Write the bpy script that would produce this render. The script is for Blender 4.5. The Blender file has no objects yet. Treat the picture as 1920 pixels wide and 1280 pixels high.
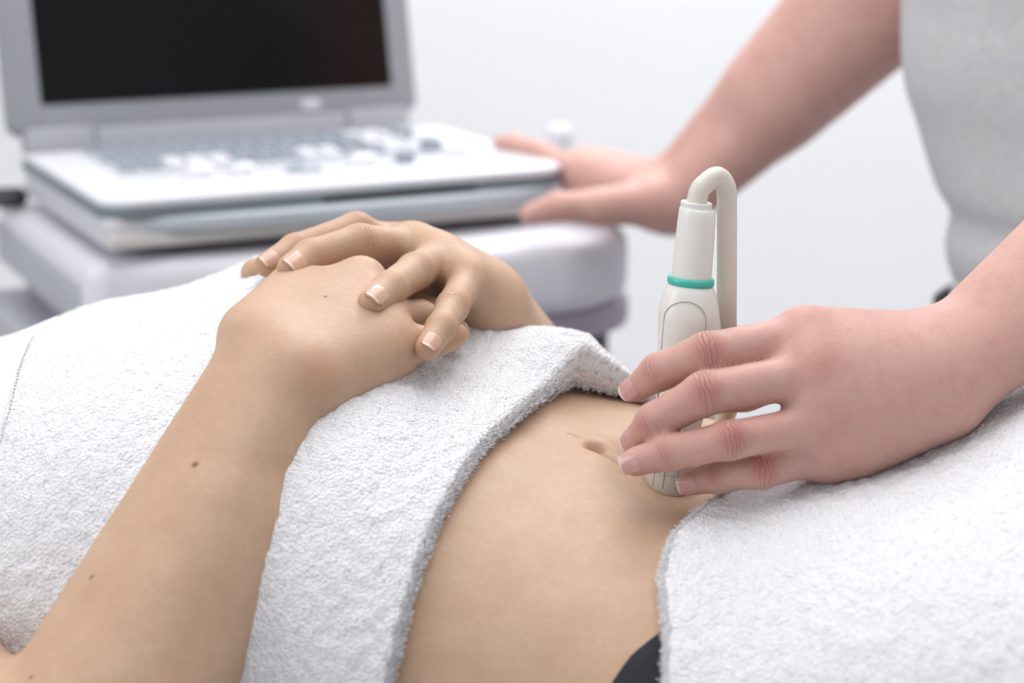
import bpy, bmesh, math, random
import numpy as np
from mathutils import Vector, Matrix
rng = np.random.default_rng(7)
random.seed(7)
D = bpy.data
COL = bpy.context.scene.collection
scene = bpy.context.scene

# ------------------------------------------------------------------ camera, light, exposure
PITCH = math.radians(14.0)
CAM = np.array([0.0, -0.9703, 1.2])
FWD = np.array([0, math.cos(PITCH), -math.sin(PITCH)])
UPV = np.array([0, math.sin(PITCH), math.cos(PITCH)])
RGT = np.array([1.0, 0, 0])
FPX = 3733.3
cam = D.cameras.new('camera'); camo = D.objects.new('camera', cam); COL.objects.link(camo)
camo.location = CAM; camo.rotation_euler = (math.pi/2-PITCH, 0, 0)
cam.lens = 70; cam.sensor_width = 36; cam.clip_start = 0.05
cam.dof.use_dof = True; cam.dof.focus_distance = 0.985; cam.dof.aperture_fstop = 5.2
scene.camera = camo

def P(px, py, d):
    """world point that lies d metres deep in front of the camera."""
    return CAM + d*(FWD + (px-960)/FPX*RGT + (640-py)/FPX*UPV)

world = D.worlds.new('world'); scene.world = world; world.use_nodes = True
world.node_tree.nodes['Background'].inputs[0].default_value = (0.97, 0.98, 1.0, 1)
world.node_tree.nodes['Background'].inputs[1].default_value = 0.6

def area(name, loc, target, sx, sy, power, col=(1, 1, 1)):
    l = D.lights.new(name, 'AREA'); l.shape = 'RECTANGLE'; l.size = sx; l.size_y = sy
    l.energy = power; l.color = col
    o = D.objects.new(name, l); COL.objects.link(o); o.location = loc
    o.rotation_euler = (Vector(target)-Vector(loc)).to_track_quat('-Z', 'Y').to_euler()
    return o
area('ceiling_lamp', (0.15, 0.35, 2.62), (0.15, 0.35, 0), 1.6, 1.6, 22, (1, 0.99, 0.97))
area('window_light', (-2.3, -0.6, 1.9), (0, 0.1, 0.9), 1.4, 1.4, 18, (0.98, 0.99, 1.0))
area('wall_fill_light', (0.6, 1.7, 2.62), (0.6, 1.7, 0), 1.6, 0.6, 30, (0.98, 0.985, 1.0))  # added fill with no fixture of its own, brightens the back wall

vs = scene.view_settings
scene.display_settings.display_device = 'sRGB'
vs.view_transform = 'Standard'; vs.look = 'None'; vs.gamma = 1; vs.use_curve_mapping = False
vs.exposure = 0.30

# ------------------------------------------------------------------ materials
def srgb(r, g, b):
    f = lambda c: (c/255/12.92) if c/255 <= 0.04045 else ((c/255+0.055)/1.055)**2.4
    return (f(r), f(g), f(b), 1)

class NT:
    def __init__(s, name):
        s.m = D.materials.new(name); s.m.use_nodes = True
        s.t = s.m.node_tree; s.n = s.t.nodes; s.l = s.t.links
        s.b = s.n['Principled BSDF']
    def node(s, typ, **kw):
        nd = s.n.new(typ)
        for k, v in kw.items(): setattr(nd, k, v)
        return nd
    def link(s, a, b): s.l.new(a, b)
    def math(s, op, a, b=None, c=None):
        nd = s.node('ShaderNodeMath', operation=op)
        for i, x in enumerate((a, b, c)):
            if x is None: continue
            if hasattr(x, 'is_linked'): s.link(x, nd.inputs[i])
            else: nd.inputs[i].default_value = x
        return nd.outputs[0]
    def mix(s, f, a, b, mode='MIX'):
        nd = s.node('ShaderNodeMix', data_type='RGBA', blend_type=mode)
        for sock, x in ((nd.inputs[0], f), (nd.inputs[6], a), (nd.inputs[7], b)):
            if hasattr(x, 'is_linked'): s.link(x, sock)
            else: sock.default_value = x
        return nd.outputs[2]
    def noise(s, scale, detail=3, rough=0.5, vec=None):
        nd = s.node('ShaderNodeTexNoise'); nd.inputs['Scale'].default_value = scale
        nd.inputs['Detail'].default_value = detail; nd.inputs['Roughness'].default_value = rough
        if vec is None:
            tc = s.node('ShaderNodeTexCoord'); vec = tc.outputs['Object']
        s.link(vec, nd.inputs['Vector']); return nd.outputs['Fac']
    def ramp(s, f, p0, p1):
        nd = s.node('ShaderNodeMapRange'); s.link(f, nd.inputs[0])
        nd.inputs[1].default_value = p0; nd.inputs[2].default_value = p1
        return nd.outputs[0]
    def bump(s, h, strength, dist):
        nd = s.node('ShaderNodeBump'); nd.inputs['Strength'].default_value = strength
        nd.inputs['Distance'].default_value = dist
        s.link(h, nd.inputs['Height']); return nd

def plain(name, col, rough=0.5, metal=0, spec=0.5, var=0.03, nscale=30, bump=0.0, coat=0):
    t = NT(name)
    n = t.noise(nscale, 4)
    c2 = tuple(max(0, min(1, x*(1-var))) for x in col[:3])+(1,)
    t.link(t.mix(t.ramp(n, 0.35, 0.65), col, c2), t.b.inputs['Base Color'])
    t.b.inputs['Roughness'].default_value = rough; t.b.inputs['Metallic'].default_value = metal
    t.b.inputs['Specular IOR Level'].default_value = spec
    t.b.inputs['Coat Weight'].default_value = coat
    if bump:
        b = t.bump(t.noise(nscale*14, 3), bump, 0.001); t.link(b.outputs[0], t.b.inputs['Normal'])
    return t.m

def skin(name, base, dark, red, redk=1.0):
    t = NT(name)
    big = t.ramp(t.noise(38, 4, 0.6), 0.3, 0.7)
    fine = t.ramp(t.noise(330, 3, 0.6), 0.3, 0.7)
    c = t.mix(t.math('MULTIPLY', big, 0.45), base, dark)
    c = t.mix(t.math('MULTIPLY', fine, 0.22), c, dark)
    mot = t.ramp(t.noise(95, 4, 0.65), 0.48, 0.72)
    c = t.mix(t.math('MULTIPLY', mot, 0.22*redk), c, red)
    at = t.node('ShaderNodeAttribute', attribute_name='blush')
    blotch = t.math('ADD', 0.75, t.math('MULTIPLY', t.noise(120, 3), 0.5))
    f = t.math('MULTIPLY', t.math('MULTIPLY', at.outputs['Fac'], redk), blotch)
    f = t.math('MINIMUM', f, 1.0)
    c = t.mix(f, c, red)
    sp = t.node('ShaderNodeAttribute', attribute_name='mole')
    c = t.mix(t.math('MINIMUM', sp.outputs['Fac'], 1.0), c, srgb(120, 74, 52))
    t.b.inputs['Roughness'].default_value = 0.5
    t.b.inputs['Specular IOR Level'].default_value = 0.35
    t.b.inputs['Subsurface Weight'].default_value = 0.25
    t.b.inputs['Subsurface Radius'].default_value = (1.0, 0.4, 0.22)
    t.b.inputs['Subsurface Scale'].default_value = 0.006
    # fine skin relief + knuckle wrinkles (attributes written per vertex)
    vor = t.node('ShaderNodeTexVoronoi'); vor.inputs['Scale'].default_value = 900
    tc = t.node('ShaderNodeTexCoord'); t.link(tc.outputs['Object'], vor.inputs['Vector'])
    h1 = t.math('ADD', t.math('MULTIPLY', vor.outputs['Distance'], 0.10), t.math('MULTIPLY', t.noise(420, 4), 0.16))
    al = t.node('ShaderNodeAttribute', attribute_name='along')
    kn = t.node('ShaderNodeAttribute', attribute_name='knuckle')
    ph = t.math('ADD', t.math('MULTIPLY', al.outputs['Fac'], 1500.0), t.math('MULTIPLY', t.noise(150, 3), 9.0))
    cr = t.math('SUBTRACT', 1.0, t.ramp(t.math('ABSOLUTE', t.math('SINE', ph)), 0.0, 0.5))
    cr = t.math('MULTIPLY', cr, kn.outputs['Fac'])
    cd = t.mix(1.0, red, (0.55, 0.42, 0.40, 1), 'MULTIPLY')
    c = t.mix(t.math('MULTIPLY', cr, 0.28), c, cd)
    t.link(c, t.b.inputs['Base Color'])
    h2 = t.math('MULTIPLY', cr, -0.55)
    h = t.math('ADD', h1, h2)
    b = t.bump(h, 0.75, 0.0011); t.link(b.outputs[0], t.b.inputs['Normal'])
    return t.m

M = {}
M['skin_patient'] = skin('skin_patient', srgb(197, 166, 141), srgb(174, 138, 112), srgb(190, 134, 110), 0.6)
M['skin_clinician'] = skin('skin_clinician', srgb(210, 172, 160), srgb(190, 146, 136), srgb(178, 106, 102))
M['nail'] = plain('fingernail', srgb(206, 164, 144), 0.25, spec=0.5, var=0.05, nscale=300, coat=0.25)
M['nail_tip'] = plain('fingernail_edge', srgb(222, 192, 174), 0.3, var=0.04)
M['nail_pink'] = plain('pink_fingernail', srgb(208, 160, 154), 0.25, var=0.05, nscale=300, coat=0.25)
M['nail_pale'] = plain('pale_fingernail_edge', srgb(230, 208, 200), 0.3, var=0.04)
def terry_mat():
    t = NT('terry')
    n1 = t.noise(520, 4, 0.65); n2 = t.noise(150, 3)
    tc = t.node('ShaderNodeTexCoord')
    vo = t.node('ShaderNodeTexVoronoi'); vo.inputs['Scale'].default_value = 560; t.link(tc.outputs['Object'], vo.inputs['Vector'])
    c = t.mix(t.ramp(n1, 0.3, 0.7), srgb(234, 234, 238), srgb(243, 243, 246))
    t.link(c, t.b.inputs['Base Color'])
    t.b.inputs['Roughness'].default_value = 0.95; t.b.inputs['Specular IOR Level'].default_value = 0.1
    t.b.inputs['Sheen Weight'].default_value = 0.15
    at = t.node('ShaderNodeAttribute', attribute_name='weave')
    h = t.math('ADD', t.math('MULTIPLY', n1, 0.5), t.math('ADD', t.math('MULTIPLY', n2, 0.4), t.math('MULTIPLY', vo.outputs['Distance'], -0.45)))
    h = t.math('MULTIPLY', h, t.math('SUBTRACT', 1.0, t.math('MULTIPLY', at.outputs['Fac'], 0.85)))
    b = t.bump(h, 0.8, 0.0032); t.link(b.outputs[0], t.b.inputs['Normal'])
    return t.m
M['terry'] = terry_mat()
M['thread'] = plain('grey_thread', srgb(196, 195, 192), 0.8)
M['pile'] = plain('terry_loops', srgb(240, 240, 244), 0.95, spec=0.1, var=0.02, nscale=200)
M['wall'] = plain('wall_paint', srgb(236, 236, 237), 0.7, var=0.012, nscale=3, bump=0.05)
M['floor'] = plain('vinyl_floor', srgb(196, 198, 204), 0.4, var=0.08, nscale=8)
M['ceiling'] = plain('ceiling_paint', srgb(245, 245, 245), 0.8)
M['probe'] = plain('probe_plastic', srgb(233, 231, 226), 0.3, spec=0.5, var=0.02, nscale=60)
M['cable'] = plain('cable_rubber', srgb(222, 214, 204), 0.38, var=0.03, nscale=60)
M['teal'] = plain('teal_plastic', srgb(64, 190, 172), 0.35)
M['lens'] = plain('lens_plastic', srgb(206, 202, 196), 0.35, var=0.03)
M['seam'] = plain('seam_line', srgb(186, 184, 180), 0.5)
M['deck'] = plain('white_plastic', srgb(222, 222, 230), 0.35, var=0.02)
M['cartw'] = plain('cart_plastic', srgb(220, 219, 228), 0.4, var=0.03)
M['sidegrey'] = plain('cart_grey_panel', srgb(172, 174, 182), 0.5, var=0.04)
M['lilac'] = plain('cart_lilac_plastic', srgb(176, 164, 182), 0.5, var=0.05)
M['bezel'] = plain('bezel_grey_plastic', srgb(144, 146, 153), 0.45, var=0.04)
M['hinge'] = plain('hinge_grey_plastic', srgb(162, 164, 172), 0.45, var=0.04)
M['trim'] = plain('slate_trim', srgb(112, 122, 130), 0.45, var=0.05)
M['silver'] = plain('silver_band', srgb(180, 188, 196), 0.4, var=0.04)
M['base'] = plain('base_grey_plastic', srgb(198, 198, 204), 0.45, var=0.04)
M['beige'] = plain('base_beige_plastic', srgb(196, 194, 190), 0.5, var=0.04)
M['dark'] = plain('dark_plastic', srgb(52, 54, 60), 0.45, var=0.1)
M['keygrey'] = plain('key_grey', srgb(150, 158, 168), 0.45, var=0.05)
M['keywhite'] = plain('key_white', srgb(228, 228, 234), 0.4, var=0.02)
M['panel'] = plain('key_panel_grey', srgb(186, 190, 198), 0.45, var=0.04)
M['shirt'] = None
M['pants'] = plain('navy_stretch_fabric', srgb(34, 34, 44), 0.85, var=0.25, nscale=240, bump=0.4)
M['trouser'] = plain('dark_trouser_fabric', srgb(44, 34, 42), 0.9, var=0.2, nscale=240)
M['vinyl'] = plain('table_vinyl', srgb(206, 212, 220), 0.45, var=0.03)
M['steel'] = plain('table_steel', srgb(190, 192, 196), 0.35, metal=0.9)
M['logo'] = plain('pale_badge', srgb(205, 206, 212), 0.4)
def screen_mat():
    t = NT('display_glass')
    n = t.noise(4.0, 2)
    tc = t.node('ShaderNodeTexCoord'); sx = t.node('ShaderNodeSeparateXYZ'); t.link(tc.outputs['Object'], sx.inputs[0])
    c = t.mix(t.ramp(n, 0.35, 0.65), srgb(13, 14, 18), srgb(9, 10, 10))
    c = t.mix(t.ramp(sx.outputs[0], 0.26, 0.335), c, srgb(24, 13, 11))
    t.link(c, t.b.inputs['Base Color']); t.b.inputs['Roughness'].default_value = 0.3
    t.b.inputs['Specular IOR Level'].default_value = 0.16
    return t.m
M['screen'] = screen_mat()
def shirt_mat():
    t = NT('heather_jersey')
    n1 = t.noise(330, 4, 0.7); n2 = t.noise(40, 3)
    c = t.mix(t.ramp(n1, 0.35, 0.65), srgb(214, 214, 213), srgb(192, 192, 195))
    c = t.mix(t.math('MULTIPLY', t.ramp(n2, 0.4, 0.6), 0.3), c, srgb(200, 198, 210))
    t.link(c, t.b.inputs['Base Color']); t.b.inputs['Roughness'].default_value = 0.95
    t.b.inputs['Specular IOR Level'].default_value = 0.1
    b = t.bump(t.noise(600, 3), 0.5, 0.001); t.link(b.outputs[0], t.b.inputs['Normal'])
    return t.m
M['shirt'] = shirt_mat()

# ------------------------------------------------------------------ object helpers
def tag(o, label=None, cat=None, group=None, kind=None):
    for k, v in (('label', label), ('category', cat), ('group', group), ('kind', kind)):
        if v: o[k] = v
    return o
def empty(name, loc, rz=0, label=None, cat=None, group=None):
    o = D.objects.new(name, None); COL.objects.link(o); o.location = loc; o.rotation_euler = (0, 0, rz)
    o.empty_display_size = 0.05
    return tag(o, label, cat, group)
def link(name, me, mat, parent=None):
    o = D.objects.new(name, me); COL.objects.link(o)
    for m in (mat if isinstance(mat, (list, tuple)) else [mat]): me.materials.append(m)
    if parent: o.parent = parent
    return o
def raw_mesh(name, V, F, smooth=True):
    """V (n,3) array; F (m,4) or (m,3) int array, or list of lists."""
    me = D.meshes.new(name)
    V = np.asarray(V, dtype=np.float64)
    if isinstance(F, np.ndarray):
        n, k = F.shape
        me.vertices.add(len(V)); me.vertices.foreach_set('co', V.ravel())
        me.loops.add(n*k); me.loops.foreach_set('vertex_index', F.ravel().astype(np.int32))
        me.polygons.add(n); me.polygons.foreach_set('loop_start', np.arange(0, n*k, k, dtype=np.int32))
        me.update(calc_edges=True)
    else:
        me.from_pydata([tuple(v) for v in V], [], F); me.update()
    me.validate()
    if smooth: me.polygons.foreach_set('use_smooth', np.ones(len(me.polygons), dtype=bool))
    return me
def attr(me, name, vals):
    a = me.attributes.new(name, 'FLOAT', 'POINT'); a.data.foreach_set('value', np.asarray(vals, dtype=np.float32))
def grid_faces(nu, nv, wrap_v=False, off=0):
    i = np.arange(nu-1)[:, None]; j = np.arange(nv if wrap_v else nv-1)[None, :]
    j2 = (j+1) % nv
    a = i*nv+j; b = i*nv+j2; c = (i+1)*nv+j2; d = (i+1)*nv+j
    return np.stack([a, b, c, d], -1).reshape(-1, 4)+off
def bm_obj(name, bm, mat, parent=None, smooth=False):
    bmesh.ops.recalc_face_normals(bm, faces=bm.faces)
    me = D.meshes.new(name); bm.to_mesh(me); bm.free()
    if smooth: me.polygons.foreach_set('use_smooth', np.ones(len(me.polygons), dtype=bool))
    return link(name, me, mat, parent)
def slab_bm(poly, z0, z1, bev=0.0, seg=3, bm=None):
    """extrude a plan polygon (list of xy) between z0 and z1, rounded edges."""
    b = bmesh.new()
    vs_ = [b.verts.new((x, y, z0)) for x, y in poly]
    f = b.faces.new(vs_)
    r = bmesh.ops.extrude_face_region(b, geom=[f])
    for v in r['geom']:
        if isinstance(v, bmesh.types.BMVert): v.co.z = z1
    bmesh.ops.recalc_face_normals(b, faces=b.faces)
    if bev:
        es = [e for e in b.edges if abs(e.verts[0].co.z-e.verts[1].co.z) < 1e-6]
        bmesh.ops.bevel(b, geom=es, offset=bev, segments=seg, profile=0.5, affect='EDGES')
    return b
def rrect(x0, x1, y0, y1, r, n=6):
    rs = r if isinstance(r, (list, tuple)) else [r]*4
    pts = []
    for (cx, cy, a0, rr) in ((x1-rs[0], y1-rs[0], 0, rs[0]), (x0+rs[1], y1-rs[1], 90, rs[1]), (x0+rs[2], y0+rs[2], 180, rs[2]), (x1-rs[3], y0+rs[3], 270, rs[3])):
        for k in range(n+1):
            a = math.radians(a0+90*k/n); pts.append((cx+rr*math.cos(a), cy+rr*math.sin(a)))
    return pts
def box_bm(x0, x1, y0, y1, z0, z1, bev=0.0, seg=2):
    b = bmesh.new()
    bmesh.ops.create_cube(b, size=1)
    for v in b.verts:
        v.co = ((x0+x1)/2+v.co.x*(x1-x0), (y0+y1)/2+v.co.y*(y1-y0), (z0+z1)/2+v.co.z*(z1-z0))
    if bev: bmesh.ops.bevel(b, geom=list(b.edges), offset=bev, segments=seg, profile=0.5, affect='EDGES')
    return b
def catmull(pts, n=8):
    pts = [np.asarray(p, float) for p in pts]
    pts = [2*pts[0]-pts[1]]+pts+[2*pts[-1]-pts[-2]]
    out = []
    for i in range(1, len(pts)-2):
        p0, p1, p2, p3 = pts[i-1:i+3]
        for k in range(n):
            t = k/n
            out.append(0.5*((2*p1)+(-p0+p2)*t+(2*p0-5*p1+4*p2-p3)*t*t+(-p0+3*p1-3*p2+p3)*t**3))
    out.append(pts[-2]); return np.array(out)
def tube_mesh(path, radii, nseg=24, caps=True):
    path = np.asarray(path, float); n = len(path)
    radii = np.broadcast_to(np.asarray(radii, float), (n,))
    T = np.gradient(path, axis=0); T /= np.linalg.norm(T, axis=1)[:, None]
    ref = np.array([0.3, 0.9, 0.1]); N = ref-T[0]*np.dot(ref, T[0]); N /= np.linalg.norm(N)
    V = []
    for i in range(n):
        N = N-T[i]*np.dot(N, T[i]); N /= np.linalg.norm(N); B = np.cross(T[i], N)
        a = np.linspace(0, 2*np.pi, nseg, endpoint=False)
        V.append(path[i]+radii[i]*(np.cos(a)[:, None]*N+np.sin(a)[:, None]*B))
    V = np.concatenate(V)
    F = grid_faces(n, nseg, True).tolist()
    if caps: F += [list(range(nseg))[::-1], list(range((n-1)*nseg, n*nseg))]
    return V, F

# value noise in numpy
_tab = rng.random(4096)
def vnoise(p):
    p = np.asarray(p); i = np.floor(p).astype(np.int64); f = p-i; f = f*f*(3-2*f)
    def h(x, y, z): return _tab[(x*374761393+y*668265263+z*1274126177) % 4096]
    x, y, z = i[..., 0], i[..., 1], i[..., 2]; fx, fy, fz = f[..., 0], f[..., 1], f[..., 2]
    L = lambda a, b, t: a+(b-a)*t
    c0 = L(L(h(x, y, z), h(x+1, y, z), fx), L(h(x, y+1, z), h(x+1, y+1, z), fx), fy)
    c1 = L(L(h(x, y, z+1), h(x+1, y, z+1), fx), L(h(x, y+1, z+1), h(x+1, y+1, z+1), fx), fy)
    return L(c0, c1, fz)-0.5

# ------------------------------------------------------------------ implicit body surfaces
def smin(a, b, k):
    h = np.clip(0.5+0.5*(b-a)/k, 0, 1)
    return b+(a-b)*h-k*h*(1-h)
def cone_d(p, a, b, r1, r2):
    ab = b-a; t = np.clip((p-a)@ab/max(ab@ab, 1e-12), 0, 1)
    return np.linalg.norm(p-(a+t[:, None]*ab), axis=1)-(r1+t*(r2-r1))
class Group:
    """smooth union of tapered capsules (a, b, ra, rb)."""
    def __init__(s, prims, k):
        s.pr = [(np.asarray(a, float), np.asarray(b, float), ra, rb) for a, b, ra, rb in prims]; s.k = k
        pts = np.array([[a-ra, a+ra, b-rb, b+rb] for a, b, ra, rb in s.pr]).reshape(-1, 3)
        s.lo = pts.min(0)-0.028; s.hi = pts.max(0)+0.028
    def __call__(s, p):
        out = np.full(len(p), 0.03)
        m = np.all((p > s.lo) & (p < s.hi), axis=1)
        if m.any():
            q = p[m]; d = None
            for pr in s.pr:
                e = cone_d(q, *pr); d = e if d is None else smin(d, e, s.k)
            out[m] = np.minimum(d, 0.03)
        return out
class Limb:
    """one palm/forearm group with separate fingers, each blended into it."""
    def __init__(s, body, fingers, kf=0.0075):
        s.body, s.fingers, s.kf = body, fingers, kf
        s.lo = np.min([g.lo for g in [body]+fingers], 0)+0.02; s.hi = np.max([g.hi for g in [body]+fingers], 0)-0.02
    def __call__(s, p):
        b = s.body(p); out = b
        for f in s.fingers: out = smin(out, smin(b, f(p), s.kf), 0.0020)
        return out

def surface_nets(f, lo, hi, h):
    NB = 8; H = NB*h
    nb = np.ceil((hi-lo)/H).astype(int)+1
    I = np.stack(np.meshgrid(*[np.arange(k) for k in nb], indexing='ij'), -1).reshape(-1, 3)
    c = lo+(I+0.5)*H; dv = np.concatenate([f(c[i:i+200000]) for i in range(0, len(c), 200000)])
    I = I[np.abs(dv) < H*0.95+0.002]
    loc = np.stack(np.meshgrid(*[np.arange(NB+1)]*3, indexing='ij'), -1).reshape(-1, 3)
    S = (nb*NB+4).astype(np.int64)
    key = lambda ijk: (ijk[..., 0]*S[1]+ijk[..., 1])*S[2]+ijk[..., 2]
    cell_keys, cell_pos, edges = [], [], []
    corners = np.array([[i, j, k] for i in (0, 1) for j in (0, 1) for k in (0, 1)])
    ed = [(a, b) for a in range(8) for b in range(a+1, 8) if np.abs(corners[a]-corners[b]).sum() == 1]
    for s0 in range(0, len(I), 300):
        B = I[s0:s0+300]
        G = B[:, None, :]*NB+loc[None]
        val = f((lo+G.reshape(-1, 3)*h)).reshape(len(B), NB+1, NB+1, NB+1)
        cv = np.stack([val[:, i:i+NB, j:j+NB, k:k+NB] for i, j, k in corners], -1)
        neg = cv < 0; act = neg.any(-1) & ~neg.all(-1)
        bi, i, j, k = np.nonzero(act)
        base = B[bi]*NB+np.stack([i, j, k], -1); cvv = cv[bi, i, j, k]
        acc = np.zeros((len(bi), 3)); cnt = np.zeros(len(bi))
        for a, b in ed:
            va, vb = cvv[:, a], cvv[:, b]; m = (va < 0) != (vb < 0)
            t = np.where(m, va/np.where(m, va-vb, 1), 0)
            acc += m[:, None]*(corners[a]+t[:, None]*(corners[b]-corners[a])); cnt += m
        cell_keys.append(key(base)); cell_pos.append(lo+(base+acc/cnt[:, None])*h)
        for ax in range(3):
            o = [0, 0, 0]; o[ax] = 1
            v0 = val[:, :NB, :NB, :NB]; v1 = val[:, o[0]:NB+o[0], o[1]:NB+o[1], o[2]:NB+o[2]]
            m = (v0 < 0) != (v1 < 0); bi, i, j, k = np.nonzero(m)
            edges.append(np.concatenate([B[bi]*NB+np.stack([i, j, k], -1), np.full((len(bi), 1), ax), (v0[m] < 0)[:, None].astype(int)], 1))
    ck = np.concatenate(cell_keys); cp = np.concatenate(cell_pos); o = np.argsort(ck); ck = ck[o]; cp = cp[o]
    E = np.concatenate(edges); F = []
    for ax in range(3):
        e = E[E[:, 3] == ax]; b = e[:, :3]; a1, a2 = (ax+1) % 3, (ax+2) % 3
        ids = []; ok = np.ones(len(b), bool)
        for d1, d2 in ((0, 0), (1, 0), (1, 1), (0, 1)):
            q = b.copy(); q[:, a1] -= d1; q[:, a2] -= d2; kk = key(q)
            x = np.clip(np.searchsorted(ck, kk), 0, len(ck)-1); ok &= ck[x] == kk; ids.append(x)
        q = np.stack(ids, 1); flip = e[:, 4] == 0
        q[flip] = q[flip][:, ::-1]; F.append(q[ok])
    F = np.concatenate(F)
    # light relaxation
    for _ in range(2):
        s = np.zeros_like(cp); c = np.zeros(len(cp))
        for a in range(4):
            b = (a+1) % 4
            np.add.at(s, F[:, a], cp[F[:, b]]); np.add.at(c, F[:, a], 1)
            np.add.at(s, F[:, b], cp[F[:, a]]); np.add.at(c, F[:, b], 1)
        cp = cp+0.45*(s/np.maximum(c, 1)[:, None]-cp)
    return cp, F

def lerp(a, b, t): return np.asarray(a)*(1-t)+np.asarray(b)*t
def build_hand(fj, fr, carp, mr, thumb, tr, wrist_prims, extra=(), kb=0.012):
    """fj: per finger [MCP, PIP, DIP, TIP]; fr radii; carp: carpal point per finger; mr: (carpal r, MCP r)."""
    prims = []
    n = len(fj)
    for i in range(n):
        prims.append((carp[i], fj[i][0], mr[0], mr[1]*(fr[i][0]/0.0105)))
        if i < n-1:
            prims.append((lerp(carp[i], carp[i+1], .5), lerp(fj[i][0], fj[i+1][0], .5)*0.93+lerp(carp[i], carp[i+1], .5)*0.07, mr[0], mr[1]*0.93))
    prims += list(wrist_prims)+list(extra)
    fingers = []
    for j, r in zip(fj, fr):
        fingers.append(Group([(j[0], j[1], r[0]*0.96, r[1]), (j[1], j[2], r[1], r[2]), (j[2], j[3], r[2]*0.99, r[3])], 0.0035))
    if thumb is not None:
        prims.append((thumb[0], thumb[1], tr[0], tr[1]))
        fingers.append(Group([(thumb[1], thumb[2], tr[1], tr[2]), (thumb[2], thumb[3], tr[2], tr[3])], 0.004))
    return Limb(Group(prims, kb), fingers)

def hand_attrs(V, fj, up, strengths=(0.9, 0.9, 0.55)):
    """blush / knuckle / along per vertex; up = dorsal direction of the hand."""
    blush = np.zeros(len(V)); kn = np.zeros(len(V)); al = np.zeros(len(V))
    for j in fj:
        for q, (a, b, s) in enumerate(((0, 1, .010), (1, 2, .0062), (2, 3, .0042))):
            t = j[b]-j[a-1 if a > 0 else 0] if a > 0 else j[1]-j[0]
            t = t/np.linalg.norm(t)
            n = up-t*(up@t); n /= np.linalg.norm(n)
            c = j[a]+n*0.008
            dd = V-c; w = np.exp(-(np.sum(dd*dd, 1))/(2*s*s))
            blush = np.maximum(blush, w*strengths[q])
            if a > 0:
                x = dd@t; wk = np.exp(-(x/(s*0.8))**2)*np.clip(((V-j[a])@n)/0.006, 0, 1)*(np.linalg.norm(V-j[a], axis=1) < 0.016)
                if a == 2: wk = wk*0.5
                m = wk > kn; kn = np.where(m, wk, kn); al = np.where(m, x, al)
        # fingertip
        w = np.exp(-np.sum((V-j[3]-(j[3]-j[2])*0.2)**2, 1)/(2*0.006**2)); blush = np.maximum(blush, w*0.65)
    return blush, kn, al

def nail(parent, dip, tip, up, r, w=0.74, L=1.45, ahead=0.68, name='fingernail', mats=('nail', 'nail_tip')):
    t = tip-dip; t = t/np.linalg.norm(t); n = up-t*(up@t); n /= np.linalg.norm(n); s = np.cross(t, n)
    nu, nv = 19, 17
    V = []; nail_t = np.zeros((nu, nv))
    for i in range(nu):
        a = i/(nu-1)
        x = r*(ahead-L)+r*L*a
        # outline: rounded at the cuticle and at the free edge
        half = w*min(1.0, math.sqrt(max(0.02, 1-max(0, (0.3-a)/0.34)**2)))*(1-0.25*max(0, (a-0.82)/0.18)**2)
        drop = 0.20*r*max(0, a-0.2)**2
        for j in range(nv):
            b = (j/(nv-1)*2-1)
            th = b*half*1.15
            rr = r*1.035-drop+(0.00025 if abs(b) < 0.9 else -0.0003)+(-0.0006 if a < 0.05 else 0)
            fe = 0.10*r*(1-b*b) if a > 0.99 else 0
            V.append(tip+t*(x+fe)+rr*(math.cos(th)*n*0.97+math.sin(th)*s*1.0))
    V = np.array(V); F = grid_faces(nu, nv).tolist()
    # underside rim so the plate has thickness
    Vb = V-n*0.0011; F2 = (grid_faces(nu, nv, off=len(V))[:, ::-1]).tolist()
    rim = []
    ring = [j for j in range(nv)]+[i*nv+nv-1 for i in range(1, nu)]+[(nu-1)*nv+j for j in range(nv-2, -1, -1)]+[i*nv for i in range(nu-2, 0, -1)]
    for q in range(len(ring)):
        a, b = ring[q], ring[(q+1) % len(ring)]; rim.append([a, b, b+len(V), a+len(V)])
    me = raw_mesh(name, np.concatenate([V, Vb]), F+F2+rim)
    o = link(name, me, [M[m] for m in mats], parent)
    for k in range(len(F)):
        if k//(nv-1) >= nu-2: me.polygons[k].material_index = 1
    o.location = -np.array(parent.location) if parent.type == 'EMPTY' else (0, 0, 0)
    return o

# ------------------------------------------------------------------ room
def room_box(name, x0, x1, y0, y1, z0, z1, mat):
    return tag(bm_obj(name, box_bm(x0, x1, y0, y1, z0, z1), mat), kind='structure')
room_box('wall_back', -2.6, 2.8, 2.3, 2.42, 0, 2.7, M['wall'])
room_box('wall_left', -2.72, -2.6, -3.0, 2.42, 0, 2.7, M['wall'])
room_box('wall_right', 2.8, 2.92, -3.0, 2.42, 0, 2.7, M['wall'])
room_box('floor', -2.72, 2.92, -3.0, 2.42, -0.1, 0, M['floor'])
room_box('ceiling', -2.72, 2.92, -3.0, 2.42, 2.7, 2.8, M['ceiling'])
room_box('baseboard_back', -2.6, 2.8, 2.285, 2.3, 0, 0.09, M['deck'])

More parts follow.
